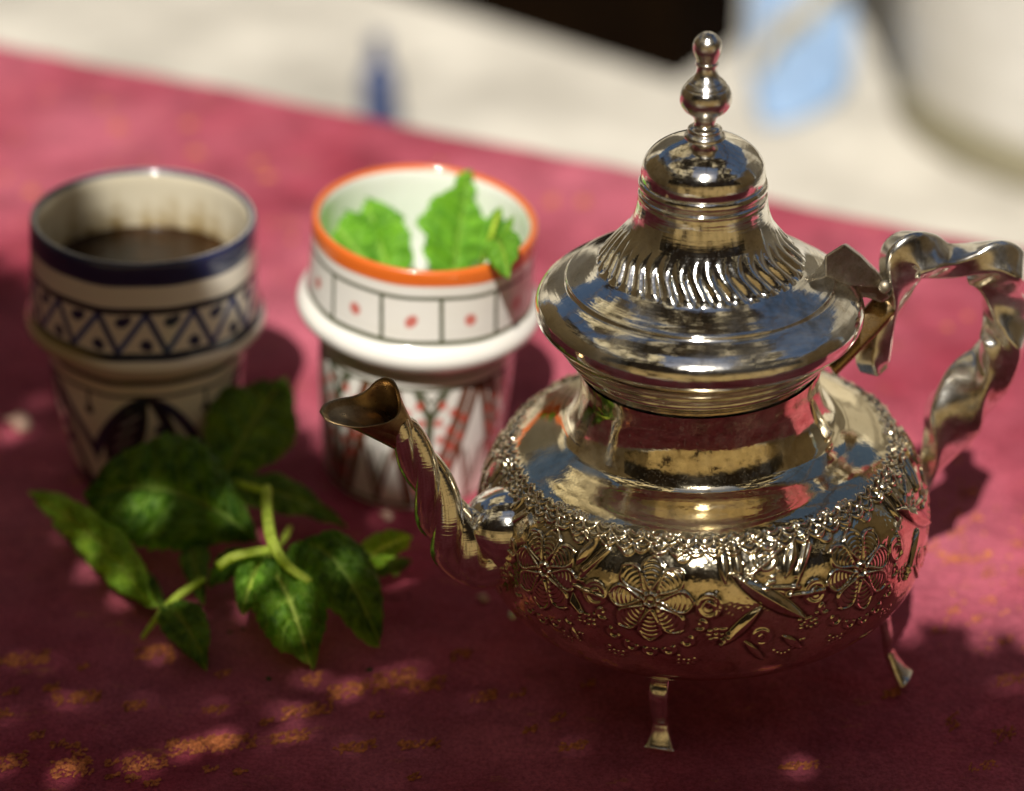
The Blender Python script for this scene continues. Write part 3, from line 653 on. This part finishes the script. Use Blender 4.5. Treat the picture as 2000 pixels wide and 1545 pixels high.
def paint_orange(ph, v, inner):
    c = np.ones(ph.shape+(3,))*np.array(WHITE)
    vv = v+1.0*np.sin(ph*4+1)+.7*np.sin(ph*9)
    c = lerp(c, ORANGE, 1-sm(431, 436, vv))
    c = lerp(c, OLIVE, line(vv, 457, 3.6, 3)); c = lerp(c, OLIVE, line(vv, 543, 4.2, 3))
    band = (vv > 457)&(vv < 543); n_ = 12
    x = ph/(2*np.pi)*n_+.62-.0006*(vv-500); fr = x % 1; idx = np.floor(x)
    c = lerp(c, OLIVE, (1-sm(.022, .045, np.minimum(fr, 1-fr)))*band)
    rot = (idx % 2 == 0)
    fx = fr-.5; fy = (vv-502)/105.; dd = np.where(rot, np.hypot(fx+fy*.5, (fy-fx*.3)*.8), np.hypot(fx, fy*.95))
    c = lerp(c, RED, .85*(1-sm(.075, .13, dd))*band)
    c = lerp(c, (.30, .24, .12), .5*line(v, 606, 10, 12)); c = lerp(c, OLIVE, .8*line(vv, 626, 3.5, 3)); c = lerp(c, OLIVE, line(vv, 650, 3.5, 3))
    low = (v > 654)&(v < 886); tt = np.clip((v-654)/(886-654), 0, 1); n_ = 6
    u = ((ph-.18)/(2*np.pi)*n_+.5) % 1-.5; w = np.abs(u)
    c = lerp(c, OLIVE, (1-sm(.034, .046, w))*low*(tt > .22)); c = lerp(c, OLIVE, (1-sm(.032, .044, np.abs(w-(.24-tt)*.6)))*low*(tt < .24))
    c = lerp(c, OLIVE, (1-sm(.012, .025, np.abs(w-(.10-tt)*.9)))*low*(tt < .12))
    BR = (.15, .05, .02)
    for k, off in enumerate((.0, .12)):
        c = lerp(c, BR, (1-sm(.042, .056, np.abs(w-(.47-off-.33*tt))))*low)
    c = lerp(c, BR, (1-sm(.018, .03, np.abs(w-(.16+.34*tt))))*low*(tt > .4)); c = lerp(c, OLIVE, (1-sm(.012, .025, np.abs(w-(.25+.30*tt))))*low*(tt > .55)*.8)
    for a in (.10, .215, .33):
        for b in (.12, .27, .42, .58, .72, .86):
            if a+.33*b < .45 and a > .05:
                c = lerp(c, RED, .85*(1-sm(.036, .050, np.hypot(w-a-.02*np.sin(b*20), (tt-b-.6*(a-.1))*1.15)))*low)
    c = lerp(c, OLIVE, line(vv, 888, 3.5, 3)); c = lerp(c, (.30, .24, .12), .5*sm(893, 905, v))
    ci = np.ones_like(c)*np.array((.90, .90, .87))
    c = np.where(inner[..., None], ci, c)
    c = lerp(c, ORANGE, 1-sm(409, 412.5, v))
    return c
C1 = onz(294, 898); C2 = onz(800, 905)
k1 = [(417, 208), (415.5, 213), (418, 218), (425, 220), (470, 220), (520, 220.5), (570, 221), (584, 222), (591, 227), (600, 232), (609, 234), (618, 231), (626, 222), (632, 208), (639, 197), (650, 192), (670, 190), (740, 184), (800, 170), (860, 155), (890, 146), (900, 143), (905, 138), (905.5, 60), (905.5, 1)]
k1i = [(417, 208), (424, 203), (470, 200), (530, 197), (600, 190), (690, 165), (800, 140), (860, 118), (872, 60), (873, 1)]
cup1 = cup(C1, k1, k1i, paint_blue, (R(.5), R(2.6), 0), 'cup')
tag(cup1, 'ceramic cup with navy rim and blue zigzag band, holding dark tea', 'cup', 'painted Moroccan cups')
k2 = [(405, 208), (403.5, 213), (406, 218), (413, 220), (455, 219), (515, 219), (545, 221), (553, 228), (561, 235), (571, 239), (582, 237), (592, 229), (600, 214), (607, 202), (617, 195), (635, 192), (700, 189), (770, 184), (835, 177), (885, 170), (898, 167), (904, 160), (905.5, 150), (905.5, 1)]
k2i = [(405, 208), (413, 203), (465, 199), (555, 196), (650, 178), (780, 165), (860, 140), (872, 60), (873, 1)]
cup2 = cup(C2, k2, k2i, paint_orange, (R(3.6), R(4.3), 0), 'cup')
tag(cup2, 'ceramic cup with orange rim and red dotted panels, holding mint leaves', 'cup', 'painted Moroccan cups')
# tea
rt, zt = prof(C1, 528, 196.5)
lathe('tea', cr([(.0002, zt), (rt*.5, zt), (rt*.9, zt), (rt, zt+.0006)], 40)[::1], 120, M['tea'], cup1)
tea = bpy.data.objects['tea']; tea['label'] = 'dark brown tea filling the cup'
for a, r_, s_ in ((.05, .62, .0022), (.2, .3, .0016), (.5, .42, .0012), (-.6, .6, .001), (2.6, .9, .0013), (2.9, .93, .001), (3.4, .92, .0014), (-2.5, .93, .0012), (1.0, .8, .001), (3.1, .88, .0011), (-2.2, .94, .001)):
    vsb = cr([(.00001, s_*.7), (s_*.7, s_*.5), (s_, 0)], 8)
    b = lathe('bubble', vsb, 16, M['tea'], cup1); b.location = (rt*r_*math.sin(a), -rt*r_*math.cos(a), zt)

# ------------------------------------------------------------------ mint
def leaf(parent, base, tip, W, lift=0, roll=0, fold=.25, curl=0.0, mt='leaf', side=0, n=46, seed=0, quilt=1.0, tipw=.82, name='leaf'):
    """base, tip world points; W half width (m); lift raises the middle; roll turns the blade about its midrib (deg, + shows its face to the camera)"""
    base, tip = Vector(base), Vector(tip); ch = tip-base; Lc = ch.length
    up = Vector((0, 0, 1)); axn = ch.normalized(); sd = axn.cross(up); 
    if sd.length < .2: sd = Vector((1, 0, 0))
    sd.normalize(); nv = sd.cross(axn).normalized()
    if nv.z < 0: nv, sd = -nv, -sd
    # bring the side so that a positive roll tips the face to the camera
    tocam = (C0-(base+tip)/2).normalized()
    rq = Matrix.Rotation(R(roll), 3, axn)
    n1_, n2_ = rq @ nv, Matrix.Rotation(R(-roll), 3, axn) @ nv
    if n1_.dot(tocam) < n2_.dot(tocam) and roll > 0: rq = Matrix.Rotation(R(-roll), 3, axn)
    nv, sd = rq @ nv, rq @ sd
    n = 96; W = W*1.12; s = np.linspace(0, 1, n); t = np.linspace(-1, 1, 49)
    Sg, Tg = np.meshgrid(s, t, indexing='ij'); r = np.random.RandomState(seed)
    lb_ = np.array(base); 
    mid = np.array(base)[None]+s[:, None]*np.array(ch)[None]+(4*s*(1-s)*lift)[:, None]*np.array([0, 0, 1])[None]+(4*s*(1-s)*side)[:, None]*np.array(sd)[None]
    wp = np.sin(np.pi*np.clip(s, 0, 1)**tipw)**.75; wp = np.maximum(wp, .03)
    wp[-1] = .01
    ser = 1+(.09*((s*15.3) % 1)-.03)[:, None]*np.abs(Tg)**8
    wd = W*wp[:, None]*ser
    ts = Tg*wd
    vein_k = 7; q = (Sg*vein_k-np.abs(Tg)*.9*1.0) 
    vdist = np.abs((q % 1)-.5)*2                      # 1 on the side veins
    cell = np.abs(np.sin(Sg*46+Tg*6+1.5*np.sin(Tg*9)))*np.abs(np.sin(Tg*13+Sg*7))
    quiltz = ((1-vdist**3)*.19+.09*cell)*W*quilt*np.clip(1.15-np.abs(Tg)**5, 0, 1)*np.clip(np.abs(Tg)*5, 0, 1)
    th = curl*np.abs(Tg)                               # edges roll under
    rad = np.where(abs(curl) > 1e-3, wd/max(abs(curl), 1e-3), 1e9)
    if abs(curl) > 1e-3:
        lat = np.sign(Tg)*rad*np.sin(th)*np.sign(1); hz = -rad*(1-np.cos(th))*np.sign(curl)
        lat = np.sign(Tg)*np.abs(rad*np.sin(np.abs(th)))
    else: lat, hz = ts, 0*ts
    hz = hz+fold*np.abs(ts)+quiltz+.13*W*np.sin(Sg*11+r.uniform(0, 6)+Tg*1.5)*np.abs(Tg)**2+.09*W*np.sin(Sg*27+Tg*3+r.uniform(0, 6))*np.abs(Tg)
    V = mid[:, None]+lat[..., None]*np.array(sd)+hz[..., None]*np.array(nv)
    vein = np.clip(gs(ts, .0005+.0004*(1-Sg))+.45*sm(.80, .98, vdist)*(1-np.abs(Tg))**.5, 0, 1)
    pm = np.array(parent.matrix_world.inverted()) if parent else np.eye(4)
    V = V@pm[:3, :3].T+pm[:3, 3]
    under = V-np.array(pm[:3, :3]@np.array(nv))*.00025
    me = grid_mesh('leaf', V, attrs={'vein': vein})
    o = link(name, me, M[mt], parent); return o
def stemtube(parent, pts, mt='stem', name='stem'):
    rows = [(*(onz(x, y, z)), r*depth(onz(x, y, z))/F) for x, y, z, r in pts]
    pm = parent.matrix_world.inverted(); rows = [(*(pm @ Vector(q[:3])), q[3]) for q in rows]
    o = sweep(name, rows, 20, 60, lambda PS, s, r: r*.84*(1+.10*np.cos(4*PS)), M[mt], parent, flip=True)
    at = o.data.attributes.new('vein', 'FLOAT', 'POINT'); return o
mint = empty('mint_sprig', onz(500, 1090)); tag(mint, 'fresh mint sprig lying on the red cloth in front of the cups', 'mint sprig')
bpy.context.view_layer.update()
P3 = lambda x, y, z: onz(x, y, z)
px = lambda v: v/5300.
leaf(mint, P3(425, 960, .020), P3(548, 752, .036), px(82), .004, 28, .10, .5, 'leaf', 0, seed=1, tipw=1.25)
leaf(mint, P3(505, 1058, .016), P3(172, 975, .022), px(108), .012, 42, .22, .55, 'leaf', 0, seed=2, tipw=1.2, n=60)
leaf(mint, P3(400, 965, .018), P3(676, 1034, .008), px(38), .008, 20, .15, .3, 'leaf', 0, seed=3)
leaf(mint, P3(314, 1186, .009), P3(73, 960, .020), px(46), -.004, 66, .5, .7, 'leaf_pale', .006, seed=4, tipw=.9, quilt=1.6)
leaf(mint, P3(318, 1192, .006), P3(120, 1040, .010), px(30), -.002, 10, .1, .3, 'leaf', .004, seed=14)
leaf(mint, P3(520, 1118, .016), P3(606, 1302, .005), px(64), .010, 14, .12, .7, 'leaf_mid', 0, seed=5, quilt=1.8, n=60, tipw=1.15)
leaf(mint, P3(568, 1082, .018), P3(742, 1262, .006), px(64), .016, 14, .1, .8, 'leaf', 0, seed=6, quilt=1.2, n=60, tipw=1.1)
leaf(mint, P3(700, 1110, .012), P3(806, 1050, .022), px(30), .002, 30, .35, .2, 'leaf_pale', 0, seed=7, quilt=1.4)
leaf(mint, P3(690, 1120, .008), P3(802, 1100, .006), px(30), .002, 10, .1, .5, 'leaf', 0, seed=17)
leaf(mint, P3(325, 1190, .010), P3(404, 1306, .003), px(38), .006, 20, .2, .6, 'leaf', 0, seed=8, quilt=1.3)
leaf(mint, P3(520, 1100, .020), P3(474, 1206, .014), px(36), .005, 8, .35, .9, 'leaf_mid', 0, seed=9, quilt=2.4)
leaf(mint, P3(500, 1100, .018), P3(410, 1150, .012), px(28), .005, 18, .3, .6, 'leaf', 0, seed=10, quilt=2.4)
leaf(mint, P3(372, 1060, .012), P3(395, 1180, .010), px(26), .005, 20, .2, .5, 'leaf', 0, seed=11, quilt=1.6)
leaf(mint, P3(500, 1100, .010), P3(610, 1180, .006), px(46), .006, 5, .1, .6, 'leaf', 0, seed=12)
stemtube(mint, [(521, 955, .036, 12), (521, 985, .037, 12.5), (524, 1020, .037, 13), (535, 1065, .036, 13.5), (562, 1105, .032, 12), (606, 1136, .026, 9)])
stemtube(mint, [(427, 1106, .030, 12.5), (450, 1090, .031, 12), (485, 1080, .032, 11), (528, 1073, .032, 9.5)])
stemtube(mint, [(398, 1130, .016, 8), (376, 1144, .016, 9), (350, 1162, .014, 9.5), (318, 1192, .010, 8.5), (296, 1220, .006, 7), (277, 1246, .003, 5)])
stemtube(mint, [(522, 958, .032, 9), (498, 953, .030, 7), (470, 944, .024, 6), (445, 935, .022, 4)])
stemtube(mint, [(528, 1085, .024, 5), (508, 1110, .024, 4.5), (488, 1150, .022, 3.5)])
stemtube(mint, [(568, 1082, .022, 6), (600, 1088, .024, 4.5), (640, 1096, .022, 4), (680, 1118, .018, 2.5)])
stemtube(mint, [(540, 1072, .026, 6), (556, 1050, .020, 8), (566, 1030, .012, 6)])
# mint standing in the orange-rimmed cup
cm = empty('mint_sprig', C2+Vector((0, 0, .07))); tag(cm, 'bright green mint leaves standing inside the orange rimmed cup', 'mint sprig')
bpy.context.view_layer.update()
zr = prof(C2, 405, 1)[1]
leaf(cm, P3(880, 560, zr-.034), P3(915, 332, zr+.002), px(88), .0, 60, .12, .5, 'leaf_cup', 0, seed=21, quilt=.45, tipw=.72, n=60)
leaf(cm, P3(770, 560, zr-.030), P3(716, 388, zr-.008), px(62), .0, 45, .14, .5, 'leaf_cup', 0, seed=22, quilt=.45, tipw=.9)
leaf(cm, P3(720, 520, zr-.026), P3(636, 418, zr-.010), px(60), .0, 28, .14, .3, 'leaf_cup', 0, seed=23, quilt=.45, tipw=1.0)
leaf(cm, P3(965, 478, zr-.004), P3(996, 545, zr-.002), px(34), .006, 30, .2, .5, 'leaf_cup', 0, seed=24, tipw=.95)
leaf(cm, P3(968, 484, zr-.006), P3(1003, 420, zr+.004), px(11), .0, 60, .3, .3, 'leaf_cup', 0, seed=25)
leaf(cm, P3(950, 500, zr-.012), P3(975, 405, zr+.001), px(22), .0, 40, .3, .3, 'leaf_cup', 0, seed=26)
stemtube(cm, [(975, 410, zr, 4), (962, 450, zr-.002, 5), (950, 490, zr-.012, 6), (930, 560, zr-.04, 6)])
stemtube(cm, [(962, 470, zr-.004, 4), (975, 480, zr-.002, 4), (985, 500, zr, 3)])

# ------------------------------------------------------------------ things out of focus behind the table
chest = empty('dark_chest', (0, 0, 0)); tag(chest, 'dark brown wooden chest standing on the pale ground', 'chest')
A_, B_, Cc = onz(1325, 160, FLOOR), onz(1446, 78, FLOOR), onz(640, -56, FLOOR)
def prism(name, quad, z0, z1, mt, parent):
    vs = [(q.x, q.y, z) for z in (z0, z1) for q in quad]
    o = link(name, py_mesh(name, vs, [(3, 2, 1, 0), (4, 5, 6, 7), (0, 1, 5, 4), (1, 2, 6, 5), (2, 3, 7, 6), (3, 0, 4, 7)]), mt, parent, smooth=False)
    return o
quad = [Cc, A_, B_, B_+(Cc-A_)]
prism('chest_body', quad, FLOOR, FLOOR+.34, M['dark_wood'], chest)
cq = sum(quad, Vector())/4; prism('chest_lid', [cq+(q-cq)*1.03 for q in quad], FLOOR+.342, FLOOR+.375, M['dark_wood'], chest)
# blue cloth with a tan strap
def patch(name, outline, z, thick, mt, parent=None, crumple=.004):
    c = sum((onz(x, y, FLOOR) for x, y in outline), Vector())/len(outline); k = len(outline)
    P = np.array([list(onz(x, y, FLOOR)) for x, y in outline]); P = cr(np.vstack([P, P[:1]]), 60)[:-1]
    rows = [P*1.0]; rows[0][:, 2] = FLOOR+.002
    for t, h in ((.0, thick*.7), (.06, thick), (.3, thick*1.25), (.6, thick*1.1), (.97, thick*1.3)):
        q = P+(np.array(c)-P)*t; q[:, 2] = FLOOR+.002+h+z+crumple*np.sin(q[:, 0]*90+q[:, 1]*40)*(t > .05); rows.append(q)
    return link(name, grid_mesh(name, np.array(rows), close_u=True), mt, parent)
bc = empty('blue_cloth', onz(1560, 110, FLOOR)); tag(bc, 'pale blue folded cloth lying on the ground beside the dark chest', 'cloth')
bpy.context.view_layer.update()
for nm, ol, zz, mt in (('fold', [(1466, -60), (1650, -60), (1662, 20), (1665, 115), (1650, 185), (1575, 235), (1500, 250), (1468, 170)], 0, 'blue'), ('strap', [(1470, 160), (1510, 112), (1570, 62), (1640, 2), (1660, 12), (1630, 40), (1575, 90), (1520, 142), (1484, 180)], .016, 'tan_strap')):
    o = patch(nm, ol, zz, .012, M[mt]); o.parent = bc; o.matrix_parent_inverse = bc.matrix_world.inverted()
# white tub
TB = onz(2215, 222, FLOOR)
tub = empty('white_tub', TB); tag(tub, 'round white plastic tub on the ground at the right edge', 'tub')
rb = 452*depth(TB)/F
lathe('tub_wall', cr([(rb*.93, .36), (rb*1.22, .36), (rb*1.25, .352), (rb*1.2, .33), (rb*1.12, .2), (rb*1.03, .06), (rb*.99, .03), (rb*.9, .028)], 80), 96, M['white'], tub)
lathe('shadow_ring', cr([(rb*.9, .040), (rb*.985, .038), (rb*1.02, .028), (rb*1.03, .012), (rb*1.02, .001), (rb*.9, .0)], 30), 96, M['olive'], tub)  # olive ring added for the shadow and grime at the tub's foot
NB = onz(744, 262, FLOOR)
bt = lathe('small_bottle', cr([(.0005, .082), (.006, .082), (.0065, .066), (.008, .060), (.0135, .052), (.0145, .04), (.0145, .006), (.012, .001), (.0005, .0)], 60), 32, M['navy']); bt.location = NB
tag(bt, 'small dark blue bottle standing just beyond the table edge', 'bottle')

# ------------------------------------------------------------------ crumbs and painted sun flecks on the cloth
def crumbs(name, items, mt, label, cat, kind='stuff'):
    vs, fs = [], []; r = random.Random(11)
    for x, y, s_ in items:
        q = onz(x, y); k = len(vs); 
        for j in range(6):
            a = j*math.pi/3+r.uniform(-.3, .3); vs.append((q.x+s_*math.cos(a)*r.uniform(.6, 1.1), q.y+s_*math.sin(a)*r.uniform(.5, 1), float(relief_cloth(np.array(q.x), np.array(q.y)))+r.uniform(0, .2)*s_))
        vs.append((q.x, q.y, vs[-1][2]+s_*r.uniform(.5, .9)))
        fs += [(k+j, k+(j+1) % 6, k+6) for j in range(6)]
    o = link(name, py_mesh(name, vs, fs), mt, smooth=False); tag(o, label, cat, kind=kind); return o
it = []; r = random.Random(5)
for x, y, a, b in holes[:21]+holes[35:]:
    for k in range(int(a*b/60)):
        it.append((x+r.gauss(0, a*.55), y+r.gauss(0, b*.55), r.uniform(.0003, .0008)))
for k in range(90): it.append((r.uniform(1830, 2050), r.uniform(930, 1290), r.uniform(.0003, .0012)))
for k in range(26):
    x_ = r.uniform(0, 1200); it.append((x_, r.uniform(130+.2*x_, 560), r.uniform(.0012, .0032)))
for x, y in ((370, 245), (382, 300), (505, 320), (520, 345), (1140, 395), (230, 250), (60, 380), (1890, 620), (1850, 640), (1870, 900), (1900, 960), (1930, 1080), (1840, 1080)): it.append((x, y, .0042 if y < 500 else .0022))
crumbs('sun_flecks', it, M['crumb'], 'orange grains painted over the red cloth as sun flecks', 'crumbs')  # orange grains colour in sun flecks and blurred glints
it = [(r.gauss(560, 230), r.gauss(1200, 90), r.uniform(.0005, .0016)) for k in range(16)]
crumbs('leaf_crumbs', it, M['leaf_dry'], 'dark bits of dried mint strewn round the sprig', 'crumbs')
def nugget(px_, py_, s_, label):
    q = onz(px_, py_); u, v_ = np.meshgrid(np.linspace(0, 2*np.pi, 20, endpoint=False), np.linspace(.001, np.pi-.001, 12))
    rr_ = s_*(1+.16*np.sin(3*u+2*v_)+.1*np.sin(5*v_+u*2)); V = np.stack([rr_*np.sin(v_)*np.cos(u)*1.3, rr_*np.sin(v_)*np.sin(u)*.8, rr_*np.cos(v_)*.6+s_*.55], -1)
    o = link('sugar_crumb', grid_mesh('sugar_crumb', V, close_u=True, flip=True), M['crumb_pale']); o.location = q; o.rotation_euler = (0, 0, -.7); tag(o, label, 'crumb', 'pale crumbs on the cloth')
def dapples():  # orange patches paint sun dapples onto the cloth at the screen gaps
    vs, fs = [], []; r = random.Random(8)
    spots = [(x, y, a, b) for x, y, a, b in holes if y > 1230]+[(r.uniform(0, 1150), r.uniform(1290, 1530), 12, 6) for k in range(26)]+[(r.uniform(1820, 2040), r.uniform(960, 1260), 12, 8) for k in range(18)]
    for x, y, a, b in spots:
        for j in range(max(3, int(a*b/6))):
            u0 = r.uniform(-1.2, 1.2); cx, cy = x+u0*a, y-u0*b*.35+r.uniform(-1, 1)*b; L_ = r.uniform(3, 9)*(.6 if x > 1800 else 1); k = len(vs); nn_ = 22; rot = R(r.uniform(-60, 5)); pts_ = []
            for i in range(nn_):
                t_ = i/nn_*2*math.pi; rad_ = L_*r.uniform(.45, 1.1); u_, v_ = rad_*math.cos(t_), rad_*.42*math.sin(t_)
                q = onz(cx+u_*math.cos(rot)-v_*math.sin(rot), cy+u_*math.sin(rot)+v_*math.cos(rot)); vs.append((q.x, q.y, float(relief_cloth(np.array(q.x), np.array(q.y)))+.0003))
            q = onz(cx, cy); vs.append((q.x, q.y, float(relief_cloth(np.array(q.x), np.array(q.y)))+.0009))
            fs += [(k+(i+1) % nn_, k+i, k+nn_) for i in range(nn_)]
    o = link('painted_dapples', py_mesh('painted_dapples', vs, fs), M['crumb'], smooth=False); tag(o, 'rusty orange sun dapples painted onto the red cloth', 'painted dapples', kind='stuff')
dapples()
nugget(40, 836, .0048, 'pale pink crumb on the cloth left of the navy rimmed cup')
nugget(756, 1012, .0022, 'small cream crumb on the cloth below the orange rimmed cup')
nugget(944, 1172, .0018, 'tiny cream crumb on the cloth under the teapot spout')
